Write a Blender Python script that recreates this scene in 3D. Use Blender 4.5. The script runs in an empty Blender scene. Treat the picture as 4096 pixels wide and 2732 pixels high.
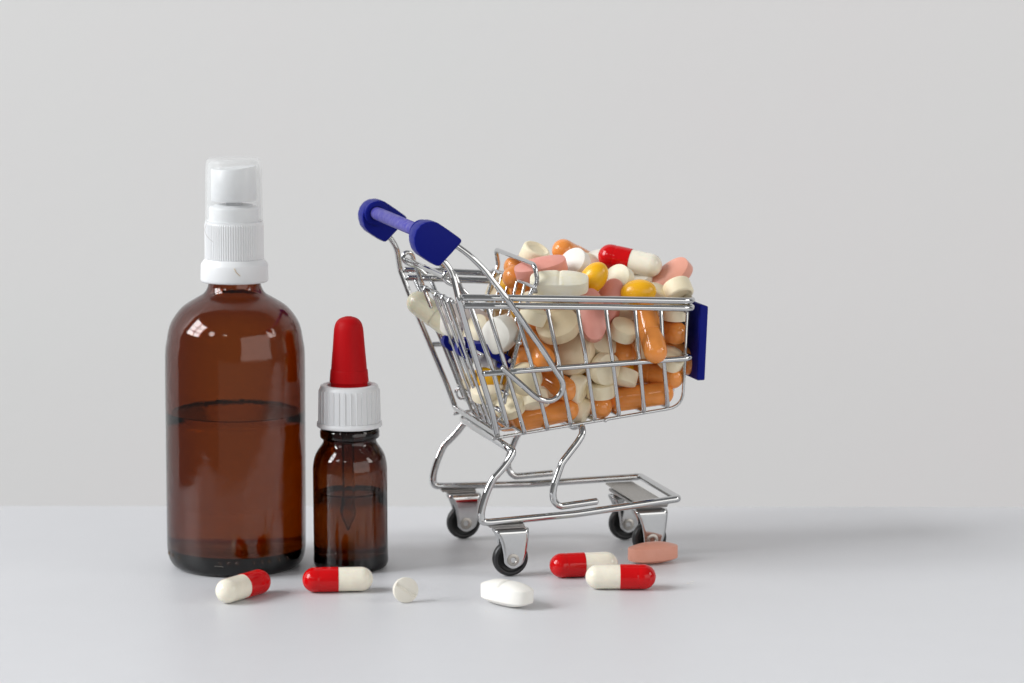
import bpy, bmesh, math, random
from mathutils import Vector, Quaternion, Matrix
rnd = random.Random(7)
PI = math.pi
CAM_Z=21.354; CAM_PITCH=0.14477; CART_LOC=(-0.927,95.38,0); CART_YAW=0.27600
# 1 Blender unit = 1 cm
scene = bpy.context.scene
scene.unit_settings.system = 'METRIC'
scene.unit_settings.scale_length = 0.01
C = scene.collection
# ------------------------------------------------------------------ camera
cd = bpy.data.cameras.new('camera'); cam = bpy.data.objects.new('camera', cd); C.objects.link(cam)
cam.location = (0, 0, CAM_Z); cam.rotation_euler = (PI/2 - CAM_PITCH, 0, 0)
cd.sensor_width = 36; cd.lens = 100; cd.clip_start = 1; cd.clip_end = 2000
cd.dof.use_dof = True; cd.dof.focus_distance = 94.0; cd.dof.aperture_fstop = 0.12
scene.camera = cam
# ------------------------------------------------------------------ light
scene.view_settings.view_transform = 'Standard'; scene.view_settings.look = 'None'
scene.view_settings.exposure = 0; scene.view_settings.gamma = 1
W = bpy.data.worlds.new('World'); scene.world = W; W.use_nodes = True
W.node_tree.nodes['Background'].inputs[0].default_value = (0.97, 0.98, 1.0, 1)
W.node_tree.nodes['Background'].inputs[1].default_value = 0.21
def area(name, centre, target, sx, sy, radiance, col=(1, 1, 1), off=(0, 0)):
    ld = bpy.data.lights.new(name, 'AREA'); ld.shape = 'RECTANGLE'; ld.size = sx; ld.size_y = sy
    ld.energy = radiance * PI * sx * sy; ld.color = col
    o = bpy.data.objects.new(name, ld); C.objects.link(o)
    q = (Vector(target) - Vector(centre)).to_track_quat('-Z', 'Y')
    o.rotation_mode = 'QUATERNION'; o.rotation_quaternion = q
    o.location = Vector(centre) + q @ Vector((off[0], off[1], 0))
    return o
# a window to the left of the table: two columns of three panes
for ix in (-1, 1):
    for iy in (-1, 0, 1):
        area('window_pane_light', (-384, -5, 240), (0, 94, 5), 102, 72, 17.0, (0.97, 0.985, 1.0), (ix*59, iy*82))
# the bright side of the room behind the camera
area('room_light', (106, -34, 42), (0, 94, 36), 165, 84, 1.55, (1.0, 0.98, 0.95))
area('low_reflection_card', (58, -62, -32), (0, 94, -30), 330, 60, 0.18, (1.0, 0.95, 0.88))  # added dim card below table level, for reflections in bottle and chrome
area('right_window_light', (200, 40, 98), (0, 94, 5), 60, 75, 6.0, (1.0, 0.985, 0.96))
# two more windows farther along the room, seen as the small extra highlights
area('far_window_light', (-118, -43, 104), (-9, 94, 5), 26, 34, 9.0, (0.97, 0.985, 1.0))
area('far_window_light', (-47, -78, 100), (-9, 94, 5), 26, 12, 7.0, (1.0, 0.97, 0.92))
scene.cycles.use_denoising = True
scene.cycles.max_bounces = 24; scene.cycles.transmission_bounces = 20; scene.cycles.glossy_bounces = 10
scene.cycles.diffuse_bounces = 5; scene.cycles.transparent_max_bounces = 16
scene.cycles.sample_clamp_indirect = 6
scene.cycles.caustics_reflective = True; scene.cycles.caustics_refractive = True
# ------------------------------------------------------------------ materials
def mat(name, base=(.8,.8,.8), rough=.5, metal=0, spec=.5, **kw):
    m = bpy.data.materials.new(name); m.use_nodes = True
    nt = m.node_tree; b = nt.nodes['Principled BSDF']
    b.inputs['Base Color'].default_value = (*base, 1); b.inputs['Roughness'].default_value = rough
    b.inputs['Metallic'].default_value = metal; b.inputs['Specular IOR Level'].default_value = spec
    for k, v in kw.items(): b.inputs[k.replace('_', ' ')].default_value = v
    return m
def nodes(m): return m.node_tree.nodes, m.node_tree.links, m.node_tree.nodes['Principled BSDF']
def coord(m):
    n, l, b = nodes(m); t = n.new('ShaderNodeTexCoord'); oi = n.new('ShaderNodeObjectInfo')
    mul = n.new('ShaderNodeVectorMath'); mul.operation = 'MULTIPLY_ADD'   # each object its own patch of the pattern
    l.new(oi.outputs['Random'], mul.inputs[0]); mul.inputs[1].default_value = (37, 53, 71)
    l.new(t.outputs['Object'], mul.inputs[2]); return mul.outputs[0]
def noise(m, scale, detail=4, rough=.6, co=None):
    n, l, b = nodes(m); x = n.new('ShaderNodeTexNoise'); x.inputs['Scale'].default_value = scale
    x.inputs['Detail'].default_value = detail; x.inputs['Roughness'].default_value = rough
    l.new(co or coord(m), x.inputs['Vector']); return x.outputs['Fac']
def ramp(m, fac, stops):
    n, l, b = nodes(m); r = n.new('ShaderNodeValToRGB'); e = r.color_ramp.elements
    e[0].position, e[0].color = stops[0][0], (*stops[0][1], 1); e[1].position, e[1].color = stops[-1][0], (*stops[-1][1], 1)
    for p, c in stops[1:-1]: q = e.new(p); q.color = (*c, 1)
    l.new(fac, r.inputs[0]); return r.outputs[0]
def mixc(m, fac, a, b_, mode='MIX'):
    n, l, b = nodes(m); x = n.new('ShaderNodeMix'); x.data_type = 'RGBA'; x.blend_type = mode
    for s, v in ((0, fac), (6, a), (7, b_)):
        if isinstance(v, (int, float)): x.inputs[s].default_value = v
        elif isinstance(v, tuple): x.inputs[s].default_value = (*v, 1)
        else: l.new(v, x.inputs[s])
    return x.outputs[2]
def bump(m, h, strength, dist):
    n, l, b = nodes(m); x = n.new('ShaderNodeBump'); x.inputs['Strength'].default_value = strength
    x.inputs['Distance'].default_value = dist; l.new(h, x.inputs['Height']); l.new(x.outputs[0], b.inputs['Normal'])
def setc(m, c): m.node_tree.links.new(c, m.node_tree.nodes['Principled BSDF'].inputs['Base Color'])
def setr(m, c): m.node_tree.links.new(c, m.node_tree.nodes['Principled BSDF'].inputs['Roughness'])
M = {}
m = M['chrome'] = mat('chrome', (.60, .61, .62), .03, 1)
f = noise(m, 9, 6, .7); setr(m, ramp(m, f, [(.4, (.015,)*3), (.75, (.06,)*3)]))

sp = noise(m, 7, 9, .75); setc(m, ramp(m, sp, [(.29, (.12, .10, .09)), (.33, (.55, .555, .555)), (1, (.59, .595, .60))]))
m = M['steel'] = mat('dull_steel', (.42, .40, .37), .34, 1); f = noise(m, 14, 6, .7); setr(m, ramp(m, f, [(.3, (.2,)*3), (.7, (.5,)*3)])); bump(m, f, .2, .02)
m = M['weld'] = mat('weld_metal', (.34, .33, .32), .3, 1); f = noise(m, 18, 5, .7); bump(m, f, .9, .05)
m = M['blue'] = mat('blue_plastic', (.008, .013, .20), .34, 0, .06, Subsurface_Weight=.0)
f = noise(m, 30, 5, .6); bump(m, f, .06, .02); setr(m, ramp(m, noise(m, 5, 5, .6), [(.3, (.30,)*3), (.7, (.46,)*3)]))
m = M['blue_rod'] = mat('worn_blue_plastic', (.05, .05, .30), .5, 0, .2)
f = noise(m, 4, 7, .7); setc(m, ramp(m, f, [(.34, (.035, .03, .32)), (.55, (.11, .10, .36)), (.75, (.20, .19, .42))])); bump(m, noise(m, 40, 4), .12, .02)
m = M['rubber'] = mat('black_plastic_wheel', (.012, .012, .013), .38); bump(m, noise(m, 25, 4), .1, .02)
# tablets
def powder(name, c1, c2, spot=None, rough=.55, bs=.22, sss=.05):
    m = mat(name, c1, rough); co = coord(m)
    f = noise(m, 2.2, 4, .6, co); g = noise(m, 24, 4, .7, co)
    col = ramp(m, f, [(.3, c1), (.72, c2)])
    if spot:
        s = noise(m, 11, 3, .7, co); col = mixc(m, ramp(m, s, [(.62, (0, 0, 0)), (.72, (1, 1, 1))]), col, spot)
    col = mixc(m, ramp(m, noise(m, 34, 2, .5, co), [(.70, (0, 0, 0)), (.78, (.6, .6, .6))]), col, tuple(x*.75 for x in c1))
    oi = nodes(m)[0].new('ShaderNodeObjectInfo')
    col = mixc(m, 1.0, col, ramp(m, oi.outputs['Random'], [(0, (.88, .86, .80)), (.5, (.97, .97, .95)), (1, (1, 1, 1))]), 'MULTIPLY')
    setc(m, col); bump(m, g, bs, .03)
    b = m.node_tree.nodes['Principled BSDF']; b.inputs['Subsurface Weight'].default_value = sss
    b.inputs['Subsurface Radius'].default_value = (1, .7, .5); b.inputs['Subsurface Scale'].default_value = .08
    return m
M['cream'] = powder('cream_tablet', (.89, .78, .56), (.91, .83, .64))
M['white'] = powder('white_tablet', (.85, .83, .78), (.88, .86, .81))
M['white_stained'] = powder('yellow_stained_white_tablet', (.84, .81, .70), (.84, .77, .56), (.80, .74, .38))
M['pink'] = powder('pink_tablet', (.82, .34, .29), (.86, .39, .33), None, .42, .08)
M['salmon'] = powder('salmon_tablet', (.76, .34, .25), (.80, .38, .29), None, .42, .08)
M['lilac'] = powder('lilac_grey_tablet', (.60, .55, .52), (.66, .60, .57), None, .5, .06)
M['beige'] = powder('beige_tablet', (.78, .63, .42), (.83, .70, .50), (.78, .69, .52), .5, .2)
M['yellow'] = powder('yellow_tablet', (.86, .42, .008), (.90, .49, .014), None, .26, .10, .1)
def gel(name, c, rough=.09, sss=.1, trans=0):
    m = mat(name, c, rough, 0, .5, Coat_Weight=.0); m.node_tree.nodes['Principled BSDF'].inputs['Specular IOR Level'].default_value = .32 if c[1] < .1 else .5; co = coord(m)
    f = noise(m, 1.6, 5, .6, co)
    setc(m, ramp(m, f, [(.3, tuple(x*.90 for x in c)), (.7, tuple(min(1, x*1.06) for x in c))]))
    bump(m, noise(m, 3.0, 3, .5, co), .03, .06)
    b = m.node_tree.nodes['Principled BSDF']; b.inputs['Subsurface Weight'].default_value = sss
    b.inputs['Subsurface Radius'].default_value = (1, .5, .3); b.inputs['Subsurface Scale'].default_value = .1
    b.inputs['Transmission Weight'].default_value = trans
    return m
M['orange'] = gel('orange_gelatin', (.83, .30, .065))
M['red'] = gel('red_gelatin', (.58, .003, .005), .09, .03)
M['gel_cream'] = gel('cream_gelatin', (.86, .81, .68), .12, .2)
M['gel_clear'] = gel('cloudy_cream_gelatin', (.74, .70, .53), .2, .4, .0)
# bottles
def glass(name, col, rough=.0, ior=1.5, wave=.02):
    m = mat(name, col, rough, 0, .5, Transmission_Weight=1.0, IOR=ior)
    if wave:
        co = coord(m); f = noise(m, 1.0, 6, .58, co); bump(m, f, .40, wave)
        s = noise(m, 1.3, 6, .7, co); setr(m, ramp(m, s, [(.56, (0, 0, 0)), (.74, (.03, .03, .03))]))
    return m
M['amber'] = glass('amber_glass', (1, 1, 1), 0, 1.5, .035)
M['amber_dark'] = glass('dark_amber_glass', (1, 1, 1), 0, 1.5, .035)
for k_, dens, col in (('amber', 22.0, (.78, .555, .01)), ('amber_dark', 23.0, (.72, .50, .08))):
    n, l, b = nodes(M[k_]); va = n.new('ShaderNodeVolumeAbsorption'); va.inputs[0].default_value = (*col, 1); va.inputs[1].default_value = dens
    l.new(va.outputs[0], n['Material Output'].inputs['Volume'])
M['liquid'] = glass('clear_liquid', (.93, .90, .84), 0, 1.34, 0)
M['pipe'] = glass('pipette_glass', (.9, .9, .88), 0, 1.342, 0)
M['tube_plastic'] = mat('milky_tube_plastic', (.7, .7, .66), .3, 0, .5, Transmission_Weight=.5)
def plastic(name, c, rough=.35):
    m = mat(name, c, rough); co = coord(m)
    setc(m, mixc(m, ramp(m, noise(m, 6, 8, .7, co), [(.66, (0, 0, 0)), (.82, (.35, .35, .35))]), c, (c[0]*.72, c[1]*.66, c[2]*.56)))
    bump(m, noise(m, 20, 4, .6, co), .05, .02)
    b = m.node_tree.nodes['Principled BSDF']; b.inputs['Subsurface Weight'].default_value = .25
    b.inputs['Subsurface Radius'].default_value = (1, .95, .9); b.inputs['Subsurface Scale'].default_value = .12
    return m
M['white_plastic'] = plastic('white_plastic', (.80, .81, .82), .34)
M['bulb'] = mat('red_rubber', (.48, .004, .007), .5, 0, .12); bump(M['bulb'], noise(M['bulb'], 22, 5), .12, .02)
m = M['clear_cap'] = mat('milky_clear_plastic', (.86, .88, .88), .12, 0, .5)
n, l, b = nodes(m); lw = n.new('ShaderNodeLayerWeight'); lw.inputs[0].default_value = .45
mr = n.new('ShaderNodeMapRange'); l.new(lw.outputs['Facing'], mr.inputs[0]); mr.inputs[3].default_value = .09; mr.inputs[4].default_value = .34
l.new(mr.outputs[0], b.inputs['Alpha'])
# table and wall
m = M['table'] = mat('white_table_laminate', (.80, .80, .82), .42, 0, .4); co = coord(m)
n, l, b = nodes(m)
setc(m, ramp(m, noise(m, .6, 6, .65, co), [(.3, (.663, .668, .688)), (.7, (.673, .678, .698))]))
bump(m, noise(m, 16, 3, .6, co), .32, .03)
m = M['wall'] = mat('pale_grey_wall', (.70, .70, .70), .9, 0, .2); co = coord(m)
setc(m, ramp(m, noise(m, .035, 4, .6, co), [(.3, (.885, .862, .86)), (.7, (.875, .875, .865))])); bump(m, noise(m, 1.2, 5, .6, co), .1, .1)
m = M['edge'] = mat('table_edge_band', (.74, .74, .75), .5); bump(m, noise(m, 8, 3), .1, .02)
M['fibre'] = mat('dust_fibre', (.55, .52, .48), .8)
M['crumb'] = mat('tablet_crumbs', (.84, .80, .72), .7)
M['stain'] = mat('brown_scuff', (.62, .48, .30), .6)
# ------------------------------------------------------------------ mesh helpers
def link(name, me, mt, parent=None, smooth=True):
    if mt is not None and not me.materials: me.materials.append(M[mt] if isinstance(mt, str) else mt)
    if smooth:
        for p in me.polygons: p.use_smooth = True
    o = bpy.data.objects.new(name, me); C.objects.link(o); o.parent = parent
    return o
def mesh(v, f):
    me = bpy.data.meshes.new('m'); me.from_pydata([tuple(x) for x in v], [], f); me.update(); return me
def bm_mesh(bm):
    me = bpy.data.meshes.new('m'); bm.normal_update(); bm.to_mesh(me); bm.free(); return me
def empty(name, loc=(0, 0, 0), quat=None):
    o = bpy.data.objects.new(name, None); C.objects.link(o); o.location = loc; o.empty_display_size = .3
    if quat: o.rotation_mode = 'QUATERNION'; o.rotation_quaternion = quat
    return o
def tag(o, label, cat, group=None):
    o['label'] = label; o['category'] = cat
    if group: o['group'] = group
    return o
def fillet(pts, r=.3, seg=6, closed=False):
    """round the inner corners of a polyline; a point may carry its own radius as a fourth number"""
    P = [Vector(p[:3]) for p in pts]; rr = [p[3] if len(p) > 3 else r for p in pts]; out = []; n = len(P)
    for i in range(n):
        if not closed and i in (0, n-1): out.append(P[i]); continue
        a, b, c = P[i-1], P[i], P[(i+1) % n]; u, v = (a-b), (c-b); lu, lv = u.length, v.length
        if lu < 1e-6 or lv < 1e-6: out.append(b); continue
        u /= lu; v /= lv; th = u.angle(v, PI)
        if th > PI - .02: out.append(b); continue
        d = min(rr[i] / math.tan(th/2), lu*.49, lv*.49)
        p0, p1 = b + u*d, b + v*d
        for k in range(seg+1):
            t = k/seg; out.append(p0*(1-t)**2 + b*2*t*(1-t) + p1*t*t)
    return out
def tube_data(pts, r, n=12, closed=False, flat=1.0):
    P = [Vector(p) for p in pts]; q = [P[0]]
    for p in P[1:]:
        if (p-q[-1]).length > 1e-4: q.append(p)
    P = q; N = len(P); V = []; F = []
    T = []
    for i in range(N):
        a = P[i-1] if (i > 0 or closed) else P[i]; b = P[(i+1) % N] if (i < N-1 or closed) else P[i]
        T.append((b-a).normalized())
    up = Vector((0, 0, 1)) if abs(T[0].z) < .9 else Vector((0, 1, 0))
    nrm = (up - T[0]*up.dot(T[0])).normalized()
    for i in range(N):
        if i: nrm = (nrm - T[i]*nrm.dot(T[i])).normalized()
        bi = T[i].cross(nrm)
        ring = [P[i] + nrm*(math.cos(2*PI*k/n)*r) + bi*(math.sin(2*PI*k/n)*r*flat) for k in range(n)]
        V += ring
    for i in range(N if closed else N-1):
        a, b = i*n, ((i+1) % N)*n
        for k in range(n): F.append((a+k, a+(k+1) % n, b+(k+1) % n, b+k))
    if not closed:
        for s, i in ((-1, 0), (1, N-1)):
            base = i*n; c = P[i]; last = base
            k0 = len(V)
            V += [c + (Vector(V[base+k])-c)*.72 + T[i]*s*r*.32 for k in range(n)]
            for k in range(n):
                f = (base+k, base+(k+1) % n, k0+(k+1) % n, k0+k); F.append(f if s > 0 else f[::-1])
            F.append(tuple(range(k0, k0+n)) if s > 0 else tuple(range(k0+n-1, k0-1, -1)))
    return V, F
def tube(name, pts, r, mt, parent, n=12, closed=False, fr=.3, seg=6, flat=1.0):
    V, F = tube_data(fillet(pts, fr, seg, closed), r, n, closed, flat)
    return link(name, mesh(V, F), mt, parent)
def chaikin(pts, d=.35, it=3, closed=False):
    P = [Vector(p[:3]) for p in pts]; q = []; n = len(P)
    for i in range(n):                                    # guard points keep long straights straight
        q.append(P[i])
        if i < n-1 or closed:
            a, b = P[i], P[(i+1) % n]; L = (b-a).length
            if L > 2.4*d: q += [a + (b-a)*(d/L), b - (b-a)*(d/L)]
    for _ in range(it):
        r = [] if closed else [q[0]]
        for i in range(len(q) if closed else len(q)-1):
            a, b = q[i], q[(i+1) % len(q)]
            r += [a*.75+b*.25, a*.25+b*.75]
        if not closed: r.append(q[-1])
        q = r
    return q
def ctube(name, pts, r, mt, parent, n=12, closed=False, d=.35):
    V, F = tube_data(chaikin(pts, d, 3, closed), r, n, closed); return link(name, mesh(V, F), mt, parent)
def lathe_data(prof, n=64, axis='z'):
    V = []; F = []; idx = []
    for (r, z) in prof:
        if r < 1e-6: idx.append((len(V), 1)); V.append((0, 0, z))
        else:
            idx.append((len(V), n)); V += [(r*math.cos(2*PI*k/n), r*math.sin(2*PI*k/n), z) for k in range(n)]
    for (a, na), (b, nb) in zip(idx, idx[1:]):
        for k in range(n):
            k2 = (k+1) % n
            if na == 1 and nb == 1: continue
            if na == 1: F.append((a, b+k2, b+k))
            elif nb == 1: F.append((a+k, a+k2, b))
            else: F.append((a+k, a+k2, b+k2, b+k))
    if axis == 'x': V = [(z, x, y) for x, y, z in V]
    return V, F
def lathe(name, prof, mt, parent, n=64, loc=(0, 0, 0)):
    V, F = lathe_data(prof, n); V = [(x+loc[0], y+loc[1], z+loc[2]) for x, y, z in V]
    return link(name, mesh(V, F), mt, parent)
def smooth_prof(pts, seg=5):
    """Catmull-Rom through profile points"""
    P = [pts[0]] + list(pts) + [pts[-1]]; out = []
    for i in range(1, len(P)-2):
        for k in range(seg):
            t = k/seg; a, b, c, d = P[i-1:i+3]
            out.append(tuple(.5*((2*b[j]) + (-a[j]+c[j])*t + (2*a[j]-5*b[j]+4*c[j]-d[j])*t*t + (-a[j]+3*b[j]-3*c[j]+d[j])*t**3) for j in (0, 1)))
    out.append(pts[-1]); return [(max(0, r), z) for r, z in out]
def prism(poly, d0, d1, bevel=.05, seg=3, plane='xz'):
    """polygon in the xz plane extruded along y from d0 to d1 with rounded edges"""
    bm = bmesh.new(); vs = [bm.verts.new((p[0], d0, p[1])) for p in poly]; f = bm.faces.new(vs)
    r = bmesh.ops.extrude_face_region(bm, geom=[f]); vv = [g for g in r['geom'] if isinstance(g, bmesh.types.BMVert)]
    bmesh.ops.translate(bm, vec=(0, d1-d0, 0), verts=vv)
    bmesh.ops.recalc_face_normals(bm, faces=bm.faces[:])
    if bevel: bmesh.ops.bevel(bm, geom=bm.edges[:], offset=bevel, segments=seg, profile=.5, affect='EDGES', clamp_overlap=True)
    return bm_mesh(bm)
def box(name, c, s, mt, parent, bev=.03, quat=None):
    bm = bmesh.new(); bmesh.ops.create_cube(bm, size=1); bmesh.ops.scale(bm, vec=s, verts=bm.verts[:])
    bmesh.ops.bevel(bm, geom=bm.edges[:], offset=bev, segments=3, profile=.5, affect='EDGES', clamp_overlap=True)
    if quat: bmesh.ops.transform(bm, matrix=Quaternion(quat).to_matrix().to_4x4(), verts=bm.verts[:])
    bmesh.ops.translate(bm, vec=c, verts=bm.verts[:])
    return link(name, bm_mesh(bm), mt, parent, False)
def autosmooth(o, deg=40):
    me = o.data; me.shade_smooth() if hasattr(me, 'shade_smooth') else None
    me.set_sharp_from_angle(angle=math.radians(deg)); return o

# ================================================================== setting
# table top: one slab with a rounded rear edge, 104 cm from the camera foot; the wall behind it
def slab():
    a = Vector((-19.101,104.126,0)); b = Vector((19.058,103.884,0)); d = (b-a).normalized()
    L = a - d*7; R = b + d*45; t = 3.0; r = .12; V = []; F = []
    nrm = Vector((-d.y, d.x, 0))
    prof = [(-27.5, 0), (-r, 0)] + [(-r + r*math.sin(k*PI/8), -r + r*math.cos(k*PI/8)) for k in range(1, 5)] + [(0, -t), (-27.5, -t)]
    for s in (L, R):
        for (q, z) in prof: p = s + nrm*q; V.append((p.x, p.y, z))
    n_ = len(prof)
    for k in range(n_): F.append((k, (k+1) % n_, n_+(k+1) % n_, n_+k))
    F += [tuple(range(n_))[::-1], tuple(range(n_, 2*n_))]
    return mesh(V, F)
o = link('table_top', slab(), 'table'); o['kind'] = 'structure'; autosmooth(o, 30)
wall = mesh([(-400, 170, -90), (400, 170, -90), (400, 170, 260), (-400, 170, 260), (-400, 176, -90), (400, 176, -90), (400, 176, 260), (-400, 176, 260)],
            [(0, 1, 2, 3), (5, 4, 7, 6), (4, 0, 3, 7), (1, 5, 6, 2), (3, 2, 6, 7), (4, 5, 1, 0)])
o = link('wall', wall, 'wall', None, False); o['kind'] = 'structure'

# ================================================================== large spray bottle
BX, BY = (-9.321,94.25,0.482)[0], 94.25
def zz(y): return y
R0 = 2.345
big = empty('spray_bottle', (BX, BY, 0)); tag(big, 'tall amber glass spray bottle with white pump collar and milky clear overcap, half full', 'bottle')
big.rotation_euler = (0, math.radians(.35), 0)
outer = [(0, .28), (1.0, .22), (1.75, .10), (1.95, .0), (2.06, .02), (2.2, .14), (2.29, .34), (2.335, .62), (R0, 1.0), (R0, 3), (R0, 5.2), (R0, 6.648), (2.33, 7.326), (2.28, 7.664),
         (2.20, 8.087), (2.045, 8.425), (1.745, 8.796), (1.36, 9.048), (1.04, 9.242), (.91, 9.436), (.87, 9.604), (.85, 9.856), (.85, 10.695)]
op = smooth_prof(outer, 5)
th = .17
def inner_of(prof, th, zfloor):
    res = []
    for i, (r, z) in enumerate(prof):
        a = prof[max(0, i-1)]; b = prof[min(len(prof)-1, i+1)]; dx, dz = b[0]-a[0], b[1]-a[1]; L = math.hypot(dx, dz) or 1
        nr, nz = r - dz/L*th, z + dx/L*th
        if nz < zfloor or r < 2.0 and z < 1: continue
        res.append((max(nr, .3), nz))
    return res
ip = inner_of(op, th, .55)
ip = [(0, .72), (1.2, .64), (1.75, .56), (2.0, .62)] + ip[2:]
V, F = lathe_data(op + [(.68, op[-1][1])] + ip[::-1], 96)
g = link('glass_body', mesh(V, F), 'amber', big)
# liquid
ZL = 5.202
lq = [(0, .70), (1.2, .62), (1.77, .54), (2.02, .60)] + [(r+.012, z) for r, z in ip[4:] if z < ZL-.06] + [(R0-th+.012, ZL+.08), (R0-th-.03, ZL+.03), (R0-th-.08, ZL+.008), (R0-th-.2, ZL), (0, ZL)]
V, F = lathe_data(lq, 96); link('liquid', mesh(V, F), 'liquid', big)
0 and tube('dip_tube', [(.0, 0, 10.192), (.05, .1, 6), (.15, .25, .8)], .12, 'liquid', big, fr=6)
def ribbed(name, r_in, r_out, z0, z1, count, parent, mt, duty=.5, r_top=None, cap=True, sub=4):
    """closed collar whose outer wall carries fine upright ribs"""
    n = count*sub; V = []; F = []; rt = r_top or r_out
    zs = [z0, z0+.02, z0+.06, z1-.10, z1-.04, z1]
    for iz, z in enumerate(zs):
        k = (z-z0)/(z1-z0)
        for i in range(n):
            ph = i % sub; d = (1 if ph in (1, 2) else 0) if sub == 4 else (1 if ph in (1,) else 0)
            ra = r_out + (rt-r_out)*k
            if iz in (0, 4, 5): ra2 = ra - (r_out-r_in)
            else: ra2 = ra if d else ra - (r_out-r_in)
            a = 2*PI*i/n; V.append((ra2*math.cos(a), ra2*math.sin(a), z))
    for j in range(len(zs)-1):
        for i in range(n): F.append((j*n+i, j*n+(i+1) % n, (j+1)*n+(i+1) % n, (j+1)*n+i))
    F.append(tuple(range((len(zs)-1)*n, len(zs)*n))); F.append(tuple(range(n-1, -1, -1)))
    return link(name, mesh(V, F), mt, parent, False)
zc0, zc1, zc2, zc3 = 9.654, 10.259, 10.393, 11.666
lathe('pump_skirt', [(.88, zc0+.02), (1.10, zc0), (1.125, zc0+.03), (1.128, zc0+.1), (1.118, zc1-.05), (1.10, zc1), (1.0, zc2), (.98, zc2+.03), (.5, zc2+.03)], 'white_plastic', big, 96)
ribbed('pump_collar', .962, .985, zc2+.02, zc3, 76, big, 'white_plastic')
zt0 = 13.765
# overcap (double walled), nozzle, stem
zi = zt0-.02
oc = [(.955, zc3+.012), (.96, zc3+.05), (.94, zt0-.5), (.925, zt0-.22), (.89, zt0-.07), (.80, zt0-.005), (.6, zt0+.01), (0, zt0+.0)]
ocs = smooth_prof(oc, 4)
V, F = lathe_data(ocs + [(0, zt0-.10), (.6, zt0-.09), (.78, zt0-.12), (.85, zt0-.25), (.87, zt0-.5), (.89, zc3+.05), (.90, zc3+.012), (.955, zc3+.012)], 80)
ocap = link('overcap', mesh(V, F), 'clear_cap', big)
# spray head: slanted, dished top
nz0, nz1 = 12.350, 13.499
V = []; F = []; n = 64; rn = .755
rings = [(.3, nz0, 0), (rn-.02, nz0, 0), (rn, nz0+.03, 0), (rn, 0, 1), (rn-.03, .03, 1), (rn-.1, .02, 1), (.35, -.10, 1), (0.02, -.14, 1)]
for (r, z, top) in rings:
    for k in range(n):
        a = 2*PI*k/n; x, y = r*math.cos(a), r*math.sin(a)
        V.append((x, y, z if not top else nz1 + z - .06 + .075*x - .035*abs(y)))
for j in range(len(rings)-1):
    for k in range(n): F.append((j*n+k, j*n+(k+1) % n, (j+1)*n+(k+1) % n, (j+1)*n+k))
F.append(tuple(range((len(rings)-1)*n, len(rings)*n)))
autosmooth(link('spray_head', mesh(V, F), 'white_plastic', big), 50)
nc0, nc1 = zc3-.02, 12.150
lathe('pump_base', [(.82, nc0), (.82, nc1-.05), (.80, nc1), (.70, nc1+.015), (.62, nc1+.07), (.58, nc1+.075), (.25, nc1+.075)], 'white_plastic', big)
lathe('pump_stem', [(.27, nc1), (.27, nz0+.05)], 'white_plastic', big)
# small raised dots round the heel
for k, a in enumerate((-98, -91, -84, -70, -63, -57, -47, -38, -140, -150, -160)):
    aa = math.radians(a); bmv = bmesh.new(); bmesh.ops.create_icosphere(bmv, subdivisions=2, radius=.055)
    bmesh.ops.translate(bmv, vec=(2.325*math.cos(aa), 2.325*math.sin(aa), .55), verts=bmv.verts[:])
    link('raised_dot', bm_mesh(bmv), 'amber', big)
def flecks(name, parent, R, z0, z1, cnt, seed, a0=-2.6, a1=-.5):
    r_ = random.Random(seed); V = []; F = []
    for _ in range(cnt):
        a = r_.uniform(a0, a1); z = r_.uniform(z0, z1); s = r_.uniform(.003, .007) * (2 if r_.random() < .12 else 1); b0 = len(V); st = r_.uniform(1, 3)
        for da, dz, dr in ((-s*st, -s, .002), (s, -s*.4, .002), (.2*s, s*st, .002), (0, 0, .012)): V.append(((R+dr)*math.cos(a+da/R), (R+dr)*math.sin(a+da/R), z+dz))
        F += [(b0, b0+1, b0+3), (b0+1, b0+2, b0+3), (b0+2, b0, b0+3)]
    o = link(name, mesh(V, F), 'fibre', parent, False); o['kind'] = 'stuff'; return o
flecks('dust_specks', big, R0, .7, 8.4, 34, 3)
sc_ = [(1.13*math.cos(a), 1.13*math.sin(a), z) for a, z in ((-1.475, 10.201), (-1.43, 10.085), (-1.37, 10.016), (-1.31, 9.958))]
tube('scuff_mark', sc_, .012, 'stain', big, n=5, fr=.2)
lint = [(2.30*math.cos(a), 2.30*math.sin(a), z) for a, z in ((-1.80, .42), (-1.76, .44), (-1.73, .41), (-1.70, .45), (-1.67, .40))]
tube('lint_thread', lint, .007, 'fibre', big, n=5, fr=.05)
# a fibre clinging to the collar and lint on the heel
tube('fibre', [(-10.024,93.2,11.753), (-10.128,93.15,11.505), (-10.042,93.1,11.257), (-9.835,93.1,11.089)] , .006, 'fibre', None, n=5, fr=1)
fo = bpy.data.objects['fibre']; tag(fo, 'thin dark hair curling over the left of the ribbed white collar', 'hair')

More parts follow.
